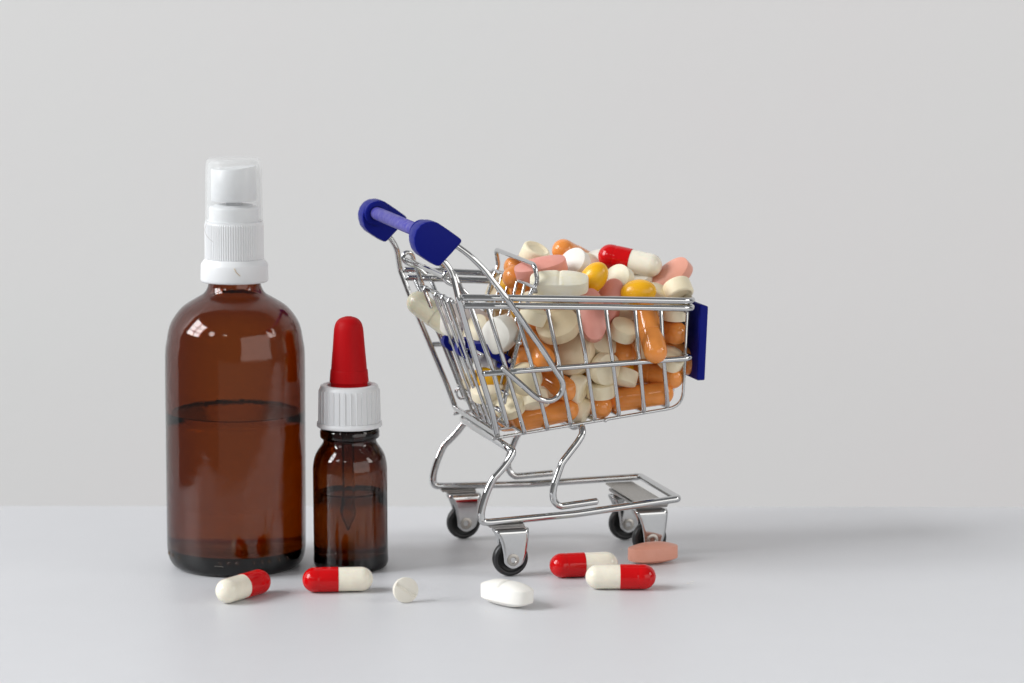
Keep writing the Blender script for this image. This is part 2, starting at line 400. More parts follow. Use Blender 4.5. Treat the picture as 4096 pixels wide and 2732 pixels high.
# ================================================================== small dropper bottle
SX, SY = (-5.429,93.83,0.575)[0], 93.83
sm = empty('dropper_bottle', (SX, SY, 0)); tag(sm, 'small dark amber dropper bottle with red rubber bulb and white ribbed cap', 'bottle')
sm.rotation_euler = (0, math.radians(-.1), 0)
RS = 1.252
outer = [(0, .2), (.7, .14), (1.0, .0), (1.12, .02), (1.22, .10), (RS+.012, .28), (RS, .6), (RS, 2), (RS, 3.146), (1.245, 3.471), (1.19, 3.777), (1.08, 4.016), (.95, 4.203), (.895, 4.305), (.895, 4.408),
         (.99, 4.450), (1.0, 4.510), (1.0, 4.663), (.97, 4.731), (.8, 4.748), (.8, 5.274)]
op = smooth_prof(outer[:13], 5) + outer[13:]
ip2 = [(0, .42), (.7, .36), (.95, .40), (1.08, .55), (1.10, .9), (1.10, 2), (1.10, outer[8][1]), (1.07, outer[9][1]), (.98, outer[10][1]-.02), (.8, outer[11][1]), (.66, outer[12][1]), (.62, outer[14][1]), (.62, outer[-1][1])]
V, F = lathe_data(op + ip2[::-1], 80); autosmooth(link('glass_body', mesh(V, F), 'amber_dark', sm), 60)
ZS = 2.531
lq = [(0, .40), (.7, .34), (.96, .38), (1.09, .53), (1.112, .9), (1.112, 2), (1.112, ZS+.12), (1.08, ZS+.05), (1.02, ZS+.015), (.92, ZS), (0, ZS)]
V, F = lathe_data(lq, 80); link('liquid', mesh(V, F), 'liquid', sm)
flecks('dust_specks', sm, RS, .4, 4.0, 20, 9)
zf0, zf1, zf2, zf3 = 4.807, 4.985, 6.037, 6.181
lathe('cap_flange', [(.86, zf0+.03), (1.05, zf0), (1.085, zf0+.02), (1.10, zf0+.06), (1.09, zf1-.02), (1.06, zf1), (.6, zf1)], 'white_plastic', sm, 80)
# cap with separate raised ribs
lathe('dropper_cap', [(1.02, zf1-.01), (1.0, zf2+.02), (.99, zf2+.06), (.96, zf3+.02), (.90, zf3+.05), (.80, zf3+.055), (.745, zf3+.04), (.73, zf3), (.70, zf3-.18), (.3, zf3-.2)], 'white_plastic', sm, 80)
V = []; F = []
cr = 32
for k in range(cr):
    a = 2*PI*(k+.5)/cr; b0 = len(V); hw = .022
    for z, rb in ((zf1-.005, 1.045), (zf1+.05, 1.05), (zf2-.02, 1.03), (zf2+.03, 1.018), (zf2+.05, .99)):
        for s, d in ((-1, -.03), (-.6, .0), (.6, .0), (1, -.03)):
            rr = rb + d; V.append((rr*math.cos(a) - s*hw*math.sin(a), rr*math.sin(a) + s*hw*math.cos(a), z))
    for j in range(4):
        for i in range(3): F.append((b0+j*4+i, b0+j*4+i+1, b0+(j+1)*4+i+1, b0+(j+1)*4+i))
o = link('cap_ribs', mesh(V, F), 'white_plastic', sm); o['kind'] = 'stuff'
bz = lambda y: y
lathe('rubber_bulb', smooth_prof([(.615, zf3-.15), (.615, 6.181), (.615, 6.290)], 2) + smooth_prof([(.65, 6.324), (.652, 6.375), (.625, 6.696), (.612, 6.730), (.60, 6.764), (.57, 7.135), (.54, 7.464), (.50, 7.978), (.475, 8.163), (.42, 8.322), (.32, 8.432), (.20, 8.491), (.13, 8.499), (.12, 8.516), (0, 8.516)], 4), 'bulb', sm)
pz = 1.537
V, F = lathe_data([(0, outer[-1][1]), (.21, outer[-1][1]), (.21, pz+.35), (.17, pz+.2), (.08, pz), (.04, pz-.2), (0, pz-.2)], 32)
pp = link('pipette', mesh([(x-.06, y, z) for x, y, z in V], F), 'pipe', sm)

# ================================================================== shopping cart
cart = empty('shopping_cart', CART_LOC); cart.rotation_euler = (0, 0, CART_YAW)
tag(cart, 'miniature chrome wire shopping cart with blue plastic handle, seat and front plate', 'shopping cart')
def mir(p): return (p[0], -p[1]) + tuple(p[2:])
def both(pts): return [pts, [mir(p) for p in pts]]
CH = 'chrome'
# main frame wire: hook end on the mid rail, round the hook, up into the handle, down the rear post and across under the basket
near = [(-0.359,-3.501,7.095), (0.83,-3.139,6.046), (1.115,-3.066,5.867), (1.431,-3.025,5.821), (1.705,-3.037,5.952), (1.856,-3.103,6.238), (1.775,-3.193,6.537), (1.607,-3.27,6.761), (0.957,-3.505,7.713),
        (0.319,-3.724,8.553), (-0.346,-3.986,9.438), (-1.028,-3.85,10.344), (-1.352,-3.85,10.678), (-1.638,-3.82,10.942), (-1.94,-3.76,11.162), (-2.423,-3.74,11.505), (-2.656,-3.74,11.285), (-2.72, -3.74, 11.02), (-2.42, -3.82, 10.72), (-2.23, -3.85, 10.48), (-2.10, -3.85, 10.2),
        (-1.969,-3.995,9.517), (-1.471,-3.647,8.018), (-0.566,-2.994,5.561), (-0.319,-2.72,4.741)]
ctube('frame_wire', near + [mir(p) for p in near[::-1]], .10, CH, cart, n=16, d=.22)
# rails
def rail(name, nearpts, r, fr):
    p = list(nearpts); q = [mir(x) for x in p[::-1]]
    return tube(name, p + q, r, CH, cart, n=12, fr=fr, seg=7)
rail('top_rail', [(-1.807,-3.915,9.506), (3.033,-3.339,9.204), (6.507,-2.92,8.969)], .112, .5)
rail('top_rail', [(-1.725,-3.854,9.234), (3.046,-3.303,8.941), (6.507,-2.902,8.713)], .112, .5)
rail('middle_rail', [(-0.957,-3.424,6.902), (2.226,-3.185,6.963), (6.429,-2.867,7.036)], .097, .35)
# side wires: down one side, under the floor, up the other
side_px = [((1884,1225),(1970,1474),(2031,1700)), ((1950,1228),(2019,1456),(2099,1726)), ((2060,1228),(2118,1430),(2193,1706)), ((2188.6,1228),(2237,1459),(2284,1690)), ((2308.8,1230),(2346,1450),(2379,1672)),
           ((2422.7,1231),(2449.7,1440),(2477,1655)), ((2538.8,1232),(2557.5,1434),(2576,1641)), ((2642.4,1233),(2653,1425),(2670,1622))]
SW = [[(-1.499,-3.824,9.198), (-0.648,-3.347,7.051), (0.033,-2.769,5.027)], [(-0.926,-3.754,9.144), (-0.228,-3.336,7.181), (0.67,-2.621,4.702)], [(0.033,-3.646,9.095), (0.628,-3.295,7.355), (1.482,-2.57,4.806)], [(1.163,-3.517,9.037), (1.69,-3.159,7.049), (2.297,-2.519,4.91)],
      [(2.231,-3.393,8.966), (2.654,-3.086,7.073), (3.154,-2.464,5.013)], [(3.251,-3.276,8.905), (3.578,-3.018,7.108), (4.025,-2.408,5.115)], [(4.299,-3.156,8.843), (4.546,-2.941,7.108), (4.932,-2.337,5.18)], [(5.243,-3.047,8.787), (5.408,-2.876,7.139), (5.784,-2.287,5.295)]]
for p in SW:
    q = [p[0], p[1], (*p[2], .22)]
    tube('basket_wire', q + [mir(x) for x in q[::-1]], .075, CH, cart, n=12)
# floor wires run lengthwise and turn up the front
for wr, wf in ((2.55, 2.16), (1.2, 1.15), (.12, .1), (-1.1, -1.15), (-2.55, -2.16)):
    s = 1 if wr > 0 else -1
    zf = .0 if abs(wr) > 2 else .0
    top_w = wf*1.22
    tube('floor_wire', [(-.42, -wr, 4.55), (-.2, -wr, 4.60), (3.0, -(wr+wf)/2, 4.93), (6.36, -wf, 5.28, .6), (6.33, -top_w, 8.75)], .055, CH, cart, n=10)
tube('floor_crossbar', [(3.55, -2.4, 4.96), (3.55, 2.4, 4.96)], .06, CH, cart)
# rear flap hung from the hinge rod
tube('hinge_rod', [(-1.99, -2.75, 10.0), (-1.99, 2.75, 10.0)], .10, CH, cart)
for s in (1, -1):
    y = -s*2.85
    loop = [(-1.35, y+s*.05, 9.45), (-1.62, y+s*.04, 9.72), (-2.02, y+s*.02, 9.86), (-2.16, y, 10.02), (-2.1, y, 10.2), (-1.95, y, 10.25), (-1.79, y-s*.05, 10.15), (-1.72, y-s*.08, 9.9), (-1.42, -s*3.2, 9.2),
            (-.55, -s*3.0, 7.0), (.0, -s*2.55, 5.2), (.12, -s*2.4, 4.95)]
    ctube('flap_frame', loop, .078, CH, cart, n=12, d=.2)
tube('flap_bar', [(-1.66, -2.2, 9.14), (-1.66, 2.2, 9.14)], .075, CH, cart)
for a, b in ((-1.3, -.6), (.2, .33), (1.1, 1.12), (1.95, 1.75)):
    tube('flap_wire', [(-1.60, -a, 9.10), (-1.72, -a, 9.24, .05), (-1.78, -a, 9.1, .05), (-.3, -b, 5.0, .2), (-.05, -b, 4.72)], .06, CH, cart, n=10)
    tube('flap_wire', [(-1.52, -a-.09, 9.06), (-.16, -b-.08, 5.0, .2), (.05, -b-.08, 4.8)], .04, CH, cart, n=8)
tube('flap_rod', [(-.21, -2.7, 5.52), (-.21, 2.7, 5.52)], .07, CH, cart)
for s in (1, -1):
    coil = [(-.21+.2*math.cos(t), -s*(2.1+.03*t), 5.35+.22*math.sin(t)) for t in [k*.45 for k in range(22)]]
    tube('spring_coil', coil, .04, CH, cart, n=6, fr=.01, seg=1)
# folding child seat: back frame, bars, blue plate
sb = [(.02, -2.35, 5.7), (.09, -2.35, 6.03), (.926, -2.3, 9.286), (1.16, -2.42, 9.75), (1.06, -2.42, 10.3)]
tube('seat_frame', [sb[0], sb[1], sb[2], (*sb[3], .4), (*sb[4], .3)] + [mir(x) for x in (*[(*sb[4], .3), (*sb[3], .4)], sb[2], sb[1], sb[0])], .08, CH, cart, n=12)
tube('seat_bar', [(1.0, -2.72, 9.58), (1.0, 2.5, 9.58)], .06, CH, cart)
for w in (-1.44, -.5, .45, 1.38):
    tube('seat_wire', [(1.02, -w, 9.55), (.1, -w, 5.9)], .054, CH, cart, n=10)
tube('seat_bar', [(.10, -2.5, 6.03), (.10, 2.5, 6.03)], .055, CH, cart)
tube('seat_rod', [(-.86, -2.8, 7.42), (-.86, 2.8, 7.42)], .065, CH, cart)
sr = (0.497,-2.65,7.738)
tube('seat_rod', [sr, mir(sr)], .055, CH, cart)
# blue seat plate with clips round the rod
pl = prism([(-.95, 7.66), (-.3, 7.62), (.62, 7.02), (.68, 6.86), (.55, 6.68), (-.4, 7.26), (-.9, 7.34)], -1.75, 1.75, .04)
seat = autosmooth(link('seat_plate', pl, 'blue', cart), 35)
box('seat_stop', (.32, -1.2, 6.72), (.5, .8, .16), 'blue', seat, .03, Quaternion((0, 1, 0), .5))
for w in (.94, -.94):
    ring = []
    V = []; F = []; nn = 28
    for k in range(nn):
        a = math.radians(75 + 250*k/(nn-1))
        for rr, yy in ((.345, .22), (.345, -.22), (.17, -.22), (.17, .22)):
            V.append((-.9 + rr*math.cos(a), -w + yy, 7.40 + rr*math.sin(a)))
    for k in range(nn-1):
        for i in range(4): F.append((k*4+i, k*4+(i+1) % 4, (k+1)*4+(i+1) % 4, (k+1)*4+i))
    F += [(3, 2, 1, 0), tuple((nn-1)*4+i for i in range(4))]
    cl = link('hinge_clip', mesh(V, F), 'blue', seat); autosmooth(cl, 35)
# handle
cap_px = [(-2.85,-4.1,12.017), (-2.672,-4.1,11.977), (-2.282,-4.1,11.713), (-1.934,-4.1,11.456), (-1.877,-4.1,11.393), (-1.885,-4.1,11.317), (-2.221,-4.1,10.96), (-2.571,-4.1,10.61), (-2.635,-4.1,10.567), (-2.73,-4.1,10.585), (-2.982,-4.1,10.747), (-3.234,-4.1,10.92), (-3.37,-4.1,11.098), (-3.438,-4.1,11.326), (-3.446,-4.1,11.521), (-3.377,-4.1,11.735), (-3.24,-4.1,11.905), (-3.061,-4.1,11.996)]
def cappoly(k):
    cx = sum(p[0] for p in cap_px)/len(cap_px); cz = sum(p[2] for p in cap_px)/len(cap_px)
    return [((p[0]-cx)*k+cx, (p[2]-cz)*k+cz) for p in cap_px]
for s in (1, -1):
    hc = link('handle_cap', prism(cappoly(1.0), -s*3.33, -s*4.10, .10, 4), 'blue', cart); autosmooth(hc, 50)
    V, F = lathe_data([(.25, 0), (.40, 0), (.42, .02), (.42, .16), (.40, .18), (.25, .18)], 40)
    link('handle_collar', mesh([(x-2.97, -s*3.34 + s*z, y+11.58) for x, y, z in V], F), 'blue', hc)
tube('handle_grip', [(-2.97, -3.4, 11.58), (-2.97, 3.4, 11.58)], .225, 'blue_rod', cart, n=28)
# front plate
fp = prism([(6.78, 6.18), (7.06, 6.18), (7.16, 8.70), (6.86, 8.78)], -2.42, 2.42, .05)
autosmooth(link('front_plate', fp, 'blue', cart), 35)
# under frame: closed loop of thick wire
lo = [(-0.108,-2.35,4.515), (0.008,-3,4.383), (0.155,-3.1,4.205), (-0.122,-3.15,3.817), (-0.433,-3.2,3.5), (-0.621,-3.22,3.327), (-0.857,-3.22,2.8), (-1.02,-3.22,2.244), (-0.989,-3.22,1.928), (-0.748,-3.2,1.889), (1.429,-3,1.957), (2.392,-2.7,1.897), (6.276,-2.04,2.076)]
LO = [(lo[0][0]-.25, -1.2, 4.52), (lo[0][0]-.1, lo[0][1]+.3, 4.45), (lo[1][0], lo[1][1], 4.30, .35), (*lo[2], .35)] + [(*p, .6) for p in lo[3:7]] + [(*lo[7], .3), (*lo[8], .3), (*lo[9], .3), (*lo[11], .6), (*lo[12], .32)]
ctube('chassis_wire', LO + [mir(p) for p in LO[::-1]], .127, CH, cart, n=18, closed=True, d=.28)
st = [(2.71,-2.3,4.87), (2.719,-2.55,4.612), (2.525,-2.6,4.332), (1.922,-2.72,3.671), (1.623,-2.78,2.916), (1.577,-2.78,2.458), (1.823,-2.75,2.185), (3.175,-2.6,2.265)]
ST = [(st[0][0]-.2, -1.0, 4.72), (st[0][0]-.1, st[0][1]+.4, 4.70), (*st[0], .2), (*st[1], .25), (*st[2], .3)] + [(*p, .4) for p in st[3:6]] + [(*st[6], .3), st[7]]
ctube('strut_wire', ST[::-1] + [mir(p) for p in ST], .120, CH, cart, n=18, d=.25)
# casters
def caster(u0, w0, label=None):
    az = .594
    zl = [(-.29, -.03), (-.25, -.13), (-.18, -.22), (-.1, -.29), (.19, -.32), (.535, -.385), (.78, -.475), (.93, -.57), (1.25, -.60)]
    zr = [(-.29, .03), (-.27, .12), (-.2, .27), (-.12, .36), (.175, .46), (.66, .53), (.935, .55), (1.25, .56)]
    def ip_(t, z):
        for (a, b), (c, d) in zip(t, t[1:]):
            if z <= c: return b + (d-b)*max(0, (z-a))/(c-a)
        return t[-1][1]
    path = [(.27, z) for z in (-.29, -.27, -.24, -.2, -.14, -.08, 0, .1, .19, .35, .535, .66, .78, .88)]
    for k in range(1, 6): a = k*PI/10; path.append((.27-.13*(1-math.cos(a)), .88+.15*math.sin(a)))
    path = path + [(-w, z) for w, z in path[::-1]]
    V = []; F = []; K_ = 9; tk = .045
    for li, (ww, z) in enumerate(path):
        a, b = ip_(zl, z), ip_(zr, z)
        for k in range(K_): V.append((u0 + a + (b-a)*k/(K_-1), -(w0 + ww), az + z))
    for i in range(len(path)-1):
        for k in range(K_-1): F.append((i*K_+k, i*K_+k+1, (i+1)*K_+k+1, (i+1)*K_+k))
    root = link('caster_bracket', mesh(V, F), CH, cart)
    so = root.modifiers.new('s', 'SOLIDIFY'); so.thickness = tk; so.offset = 0
    wr, hw = .61, .17
    prof = [(.10, -hw*.6), (.40, -hw*.6), (.44, -hw*.75), (.47, -hw), (.53, -hw*.98), (.58, -hw*.7), (.605, -hw*.3), (.61, 0), (.605, hw*.3), (.58, hw*.7), (.53, hw*.98), (.47, hw), (.44, hw*.75), (.40, hw*.6), (.10, hw*.6), (.10, -hw*.6)]
    V, F = lathe_data(prof, 56)
    link('wheel', mesh([(x+u0-.02, z-w0, y+wr+.002) for x, y, z in V], F), 'rubber', root)
    V, F = lathe_data([(0, -.24), (.085, -.24), (.09, -.30), (.11, -.325), (.15, -.325), (.205, -.31), (.215, -.28), (.215, .28), (.205, .31), (.15, .325), (.11, .325), (.09, .30), (.085, .24), (0, .24)], 32)
    rv = link('rivet', mesh([(x+u0, z-w0, y+az) for x, y, z in V], F), 'steel', root); autosmooth(rv, 30)
    return root
for s in (1, -1):
    c_ = caster(.06, s*3.03)
    box('mount_plate', (-.13, -s*3.12, 1.75), (1.2, .32, .07), 'weld', c_, .02)
    box('mount_plate', (-.05, -s*3.10, 1.69), (1.05, .42, .07), 'weld', c_, .02)
    caster(5.50, s*1.32)
box('caster_cross_plate', (5.45, 0, 1.90), (.98, 4.0, .07), 'steel', cart, .02)
box('caster_cross_plate', (5.5, 0, 1.76), (1.1, 3.2, .10), 'weld', cart, .03)
# welds
for p in ((-0.339,-3.479,7.089), (-0.299,-2.72,4.692), (6.178,-2.934,8.653), (6.17,-2.913,7.11), (1,-2.68,9.464), (0.226,-2.4,7.124)):
    for s in (1, -1):
        bmv = bmesh.new(); bmesh.ops.create_icosphere(bmv, subdivisions=2, radius=.085)
        for v in bmv.verts: v.co *= rnd.uniform(.8, 1.15)
        bmesh.ops.translate(bmv, vec=(p[0], s*p[1], p[2]), verts=bmv.verts[:]); link('weld_bead', bm_mesh(bmv), 'weld', cart)

# ================================================================== pills
_cache = {}
def capsule_data(L, D, groove=True):
    r = D/2; rb = r*.965; h = L/2; seam = .02
    cap = []; body = []
    for k in range(0, 13):                                   # cap: dome at -x
        a = PI/2*k/12; cap.append((r*math.sin(a), -h + r*(1-math.cos(a))))
    x1 = -h + r + .10
    cap += [(r, x1-.03), (r*.999, x1), (r*.985, x1+.03), (r*.982, x1+.05), (r*.985, x1+.07), (r*.999, x1+.10), (r, x1+.13), (r, seam-.1), (r, seam-.03), (r*.998, seam-.01), (r*.985, seam), (rb*.96, seam)]
    if not groove: cap = [(min(r, q) if abs(q-r) > .05*r else r, x) if x > x1-.05 and x < x1+.12 else (q, x) for q, x in cap]
    body += [(rb*.96, seam-.05), (rb, seam-.05), (rb, seam+.02), (rb, seam+.1), (rb, h-rb-.1), (rb, h-rb-.03)]
    for k in range(0, 13):
        a = PI/2*(1-k/12); body.append((rb*math.sin(a), h - rb*(1-math.cos(a))))
    def mk(p):
        V, F = lathe_data(p, 40, 'x'); me = mesh(V, F); me.shade_smooth(); me.set_sharp_from_angle(angle=math.radians(35)); return me
    return mk(cap), mk(body)
def capsule(pose, colours, label, group=None, L=2.3, D=.82):
    key = ('cap', colours, L, D)
    if key not in _cache:
        a, b = capsule_data(L, D, colours[0] == 'red'); a.materials.append(M[colours[0]]); b.materials.append(M[colours[1]]); _cache[key] = (a, b)
    a, b = _cache[key]
    root = empty('capsule', pose[:3], pose[3:]); tag(root, label, 'capsule', group)
    link('capsule_cap', a, None, root, False); link('capsule_body', b, None, root, False)
    return root
def tablet_mesh(L, Wd, T, band, ex, domep, score, rim, seed):
    """polar grid: domed or dished faces, an upright band, optional score groove"""
    r_ = random.Random(seed); n = 56; V = []; F = []
    rad = [0, .12, .25, .38, .5, .62, .73, .82, .89, .94, .975, 1.0]
    hb = band/2; dome = (T-band)/2
    def out(a):
        c, s = math.cos(a), math.sin(a)
        k = (abs(c)**ex + abs(s)**ex)**(-1/ex)
        return c*k*L/2, s*k*Wd/2
    def top(q, x, y):
        if rim: z = hb + dome*(1 - max(0, (q-.86)/.14)**2) - (.07 if q < .74 else 0)*(1 if q < .70 else .5)
        else: z = hb + dome*(1 - q**domep)
        if score and q < .97: z -= .055*math.exp(-((x if score == 1 else x)/.05)**2)
        return z
    rings = []
    if score:                                           # finer across the groove: a cartesian-warped grid
        rad = [0, .06, .12, .18, .25, .32, .4, .48, .56, .64, .72, .8, .87, .93, .97, 1.0]; n = 120
    for sgn in (1, -1):
        cur = []
        for q in rad:
            if q == 0: cur.append([len(V)]); V.append((0, 0, sgn*top(0, 0, 0)))
            else:
                idx = []
                for k in range(n):
                    x, y = out(2*PI*k/n); x *= q; y *= q; idx.append(len(V)); V.append((x, y, sgn*(top(q, x, y) if sgn > 0 or not score else hb + dome*(1-q**domep))))
                cur.append(idx)
        rings.append(cur)
    for sgn, cur in zip((1, -1), rings):
        for a, b in zip(cur, cur[1:]):
            for k in range(n):
                k2 = (k+1) % n
                f = (a[0], b[k], b[k2]) if len(a) == 1 else (a[k], b[k], b[k2], a[k2])
                F.append(f if sgn > 0 else f[::-1])
    t, u = rings[0][-1], rings[1][-1]
    # band, slightly proud so that the edge reads as a line
    m1, m2 = [], []
    for k in range(n):
        x, y = out(2*PI*k/n); j = 1.012 + r_.uniform(-.003, .003)
        m1.append(len(V)); V.append((x*j, y*j, hb*.86)); m2.append(len(V)); V.append((x*j, y*j, -hb*.86))
    for a, b in ((t, m1), (m1, m2), (m2, u)):
        for k in range(n): F.append((a[k], b[k], b[(k+1) % n], a[(k+1) % n]))
    me = mesh(V, F); me.shade_smooth(); me.set_sharp_from_angle(angle=math.radians(33)); return me
KIND = {  # L, W, T, band, exponent, dome power, score, rim
 'round': (.92, .92, .58, .44, 2, 2.2, 0, 0), 'rimmed': (.95, .95, .56, .46, 2, 3, 0, 1), 'biground': (1.10, 1.08, .62, .34, 2, 2.0, 0, 0), 'oval': (1.42, 1.2, .76, .42, 2.1, 2.2, 0, 0),
 'oblong': (1.76, .86, .74, .42, 2.4, 2.0, 0, 0), 'block': (1.25, 1.08, .85, .5, 2.6, 2.2, 0, 0), 'caplet': (1.92, .90, .80, .42, 3.0, 2.6, 1, 0), 'softgel': (1.22, .86, .86, .02, 2.0, 2.0, 0, 0), 'scored': (.80, .80, .26, .18, 2, 2.6, 1, 0), 'longtab': (1.75, .8, .7, .34, 2.6, 2.4, 0, 0)}
def tablet(pose, kind, col, label, group=None, cat='tablet', name=None):
    key = (kind, col)
    if key not in _cache:
        if kind == 'softgel':
            L, Wd, T = KIND[kind][:3]
            V, F = lathe_data([(Wd/2*math.sin(PI*k/24), -L/2*math.cos(PI*k/24)) for k in range(25)], 40, 'x'); me = mesh(V, F)
            for p in me.polygons: p.use_smooth = True
        else: me = tablet_mesh(*KIND[kind], seed=len(_cache))
        me.materials.append(M[col]); _cache[key] = me
    o = bpy.data.objects.new(name or {'softgel': 'coated_pill'}.get(kind, 'tablet'), _cache[key]); C.objects.link(o)
    o.location = pose[:3]; o.rotation_mode = 'QUATERNION'; o.rotation_quaternion = pose[3:]
    return tag(o, label, cat, group)
OR, RC = ('orange', 'orange'), ('red', 'gel_cream')
GT, GB = 'pills heaped above the basket rail', 'pills packed inside the cart basket'
# heap above the rail
tablet((0.758,96.169,10.319,0.899,0.226,0.133,0.351), 'rimmed', 'cream', 'cream tablet with a dished face, highest at the left end of the heap', GT)
capsule((2.163,98.07,10.044,0.134,-0.471,0.661,-0.569), OR, 'orange capsule poking up end-on from the top of the heap, its body hidden', GT)
capsule((0.59,97.594,9.768,0.31,-0.289,0.588,-0.69), OR, 'orange capsule behind the left end of the upper pink tablet', GT)
tablet((0.974,94.983,9.981,0.975,0.187,-0.117,-0.023), 'oblong', 'pink', 'pink oblong tablet lying on top of the heap behind the chrome seat frame', GT)
tablet((1.571,93.853,9.621,0.976,0.215,0,-0.027), 'caplet', 'white_stained', 'white scored caplet with yellow stains resting just above the near rail', GT)
tablet((2.108,95.668,10.055,0.83,0.43,-0.199,-0.294), 'biground', 'white', 'white domed tablet tilted left behind the left yellow pill', GT)
tablet((2.896,97.398,9.908,0.91,0.257,-0.124,-0.3), 'biground', 'white', 'pale tablet half hidden behind the red end of the capsule on top', GT)
tablet((2.647,96.912,9.839,0.899,0.28,0.137,0.307), 'round', 'cream', 'cream tablet glimpsed between the tilted white tablet and the left yellow pill', GT)
capsule((4.027,96.419,10.08,0.743,0.649,-0.021,-0.164), RC, 'red and cream capsule lying on the very top of the heap', GT, 2.25, .84)
tablet((2.729,94.597,9.707,0.639,0.619,-0.374,0.262), 'softgel', 'yellow', 'yellow pill standing tilted beside the white scored caplet', GT, 'pill')
tablet((3.595,95.361,9.526,0.811,0.469,-0.21,-0.278), 'biground', 'white_stained', 'white domed tablet tilted below the red half of the top capsule', GT)
tablet((4.37,96.465,9.389,0.929,0.236,-0.104,-0.266), 'round', 'white', 'small white tablet in the gap below the cream half of the top capsule', GT)
tablet((4.707,97.287,9.35,0.749,0.661,-0.047,0.017), 'softgel', 'yellow', 'yellow pill mostly hidden behind the right pink tablet', GT, 'pill')
tablet((5.349,96.378,9.478,0.871,0.363,-0.312,0.109), 'oblong', 'salmon', 'pink oblong tablet leaning up at the right end of the heap', GT)
tablet((4.236,94.66,9.226,0.747,0.659,-0.09,-0.01), 'softgel', 'yellow', 'yellow pill lying just above the near rail, right of centre', GT, 'pill')
tablet((5.605,95.203,9.241,0.333,0.896,0.286,0.067), 'rimmed', 'cream', 'cream tablet with a dished face over the front corner of the rail', GT)
tablet((4.98,95.494,9.01,0.876,0.22,0.157,0.401), 'round', 'cream', 'cream tablet between the right yellow pill and the dished corner tablet', GT)
tablet((2.664,93.851,8.547,0.639,0.395,0.39,-0.533), 'oblong', 'pink', 'pink oblong tablet hanging down behind the rail and the side wires', GB)
tablet((3.25,94.9,8.774,0.737,0.379,-0.397,0.394), 'oblong', 'pink', 'pink oblong tablet standing behind the rail, right of the hanging pink one', GB)
tablet((2.099,94.574,9.027,0.969,0.206,0.045,0.127), 'round', 'beige', 'beige tablet peeping over the rail under the white scored caplet', GB)
tablet((1.002,94.367,9.089,0.868,0.12,0.127,0.464), 'round', 'cream', 'cream tablet showing a thin edge over the rail beside the seat frame', GB)
tablet((0.708,93.401,8.616,0.846,0.141,0.152,0.492), 'round', 'cream', 'cream tablet under the rail, left of the big beige oval', GB)
# behind the side wires
tablet((1.531,93.686,8.205,0.921,0.367,-0.131,-0.017), 'oval', 'beige', 'large speckled beige oval tablet, the upper one of two behind the side wires', GB)
tablet((2.114,94.215,7.16,0.749,0.43,-0.439,0.249), 'oval', 'beige', 'large speckled beige oval tablet, the lower one above the middle rail', GB)
tablet((3.725,94.255,7.985,0.929,0.273,0.103,0.227), 'round', 'cream', 'cream tablet tilted up left of the orange capsule that sticks out', GB)
tablet((3.905,95.189,8.594,0.357,0.902,0.237,0.059), 'round', 'cream', 'cream tablet under the rail behind the fourth gap from the front', GB)
capsule((4.622,94.198,7.952,0.657,0.419,0.251,-0.574), OR, 'orange capsule sticking out between the side wires over the middle rail', GB)
capsule((5.133,95.751,7.803,0.699,0.535,-0.27,-0.391), OR, 'orange capsule end-on beside the front corner of the basket', GB)
tablet((5.51,95.228,8.448,0.998,0.039,0.009,0.052), 'round', 'cream', 'cream tablet lying flat under the rail at the front corner', GB)
tablet((5.021,95.609,8.68,0.973,0.126,0.05,0.189), 'round', 'cream', 'cream tablet behind the top of the capsule that sticks out', GB)
capsule((5.456,95.941,7.085,0.71,0.624,0.192,-0.264), OR, 'orange capsule in shade below the end-on capsule at the front corner', GB)
tablet((5.372,95.033,6.895,0.918,0.271,0.123,0.263), 'round', 'cream', 'cream tablet crossing behind the middle rail near the front corner', GB)
capsule((4.799,95.547,6.311,0.74,0.605,-0.159,-0.247), OR, 'orange capsule lying just under the middle rail near the front', GB)
capsule((4.34,95.105,5.605,0.757,0.645,-0.102,0.005), OR, 'orange capsule lying along the floor wires at the front half', GB)
capsule((2.947,95.213,5.58,0.702,0.162,0.062,-0.691), OR, 'orange capsule end-on above the floor wires at mid basket', GB)
tablet((2.974,94.354,5.941,0.995,0.077,-0.016,-0.067), 'round', 'cream', 'cream tablet lying flat on the end-on orange capsule at mid basket', GB)
tablet((3.11,94.133,6.705,0.651,0.664,0.3,0.214), 'biground', 'cream', 'cream domed tablet on edge behind the middle rail', GB)
tablet((3.772,94.788,6.331,0.228,0.89,-0.392,-0.037), 'round', 'cream', 'cream tablet under the middle rail, right of the one on edge', GB)
tablet((2.184,94.079,6.064,0.502,0.64,0.51,0.281), 'rimmed', 'cream', 'cream tablet standing tilted right of the wire hook', GB)
tablet((2.335,94.433,5.229,0.46,0.631,0.56,0.278), 'round', 'cream', 'cream tablet on the floor wires, right of the lower left orange capsule', GB)
tablet((3.03,94.682,7.484,0.884,0.386,0.14,0.225), 'biground', 'cream', 'cream domed tablet behind the lower end of the hanging pink tablet', GB)
capsule((3.611,95.213,7.514,0.706,0.357,0.106,-0.602), OR, 'orange capsule end-on left of the capsule that sticks out', GB)
tablet((3.228,95.518,8.178,0.584,0.495,-0.432,0.476), 'softgel', 'yellow', 'yellow pill deep between the two hanging pink tablets', GB, 'pill')
tablet((2.838,95.199,7.054,0.758,0.652,-0.011,-0.01), 'softgel', 'yellow', 'yellow pill deep beside the lower beige oval', GB, 'pill')
tablet((4.342,95.521,7.13,0.771,0.504,0.258,0.29), 'round', 'beige', 'shaded beige tablet behind the capsule that sticks out', GB)
capsule((0.675,94.051,7.539,0.734,0.455,0.058,-0.501), OR, 'orange capsule slanting up left behind the long diagonal wire', GB)
capsule((0.796,94.377,7.2,0.42,-0.202,0.504,-0.727), OR, 'orange capsule end-on tucked under the slanting one, right of the blue seat', GB)
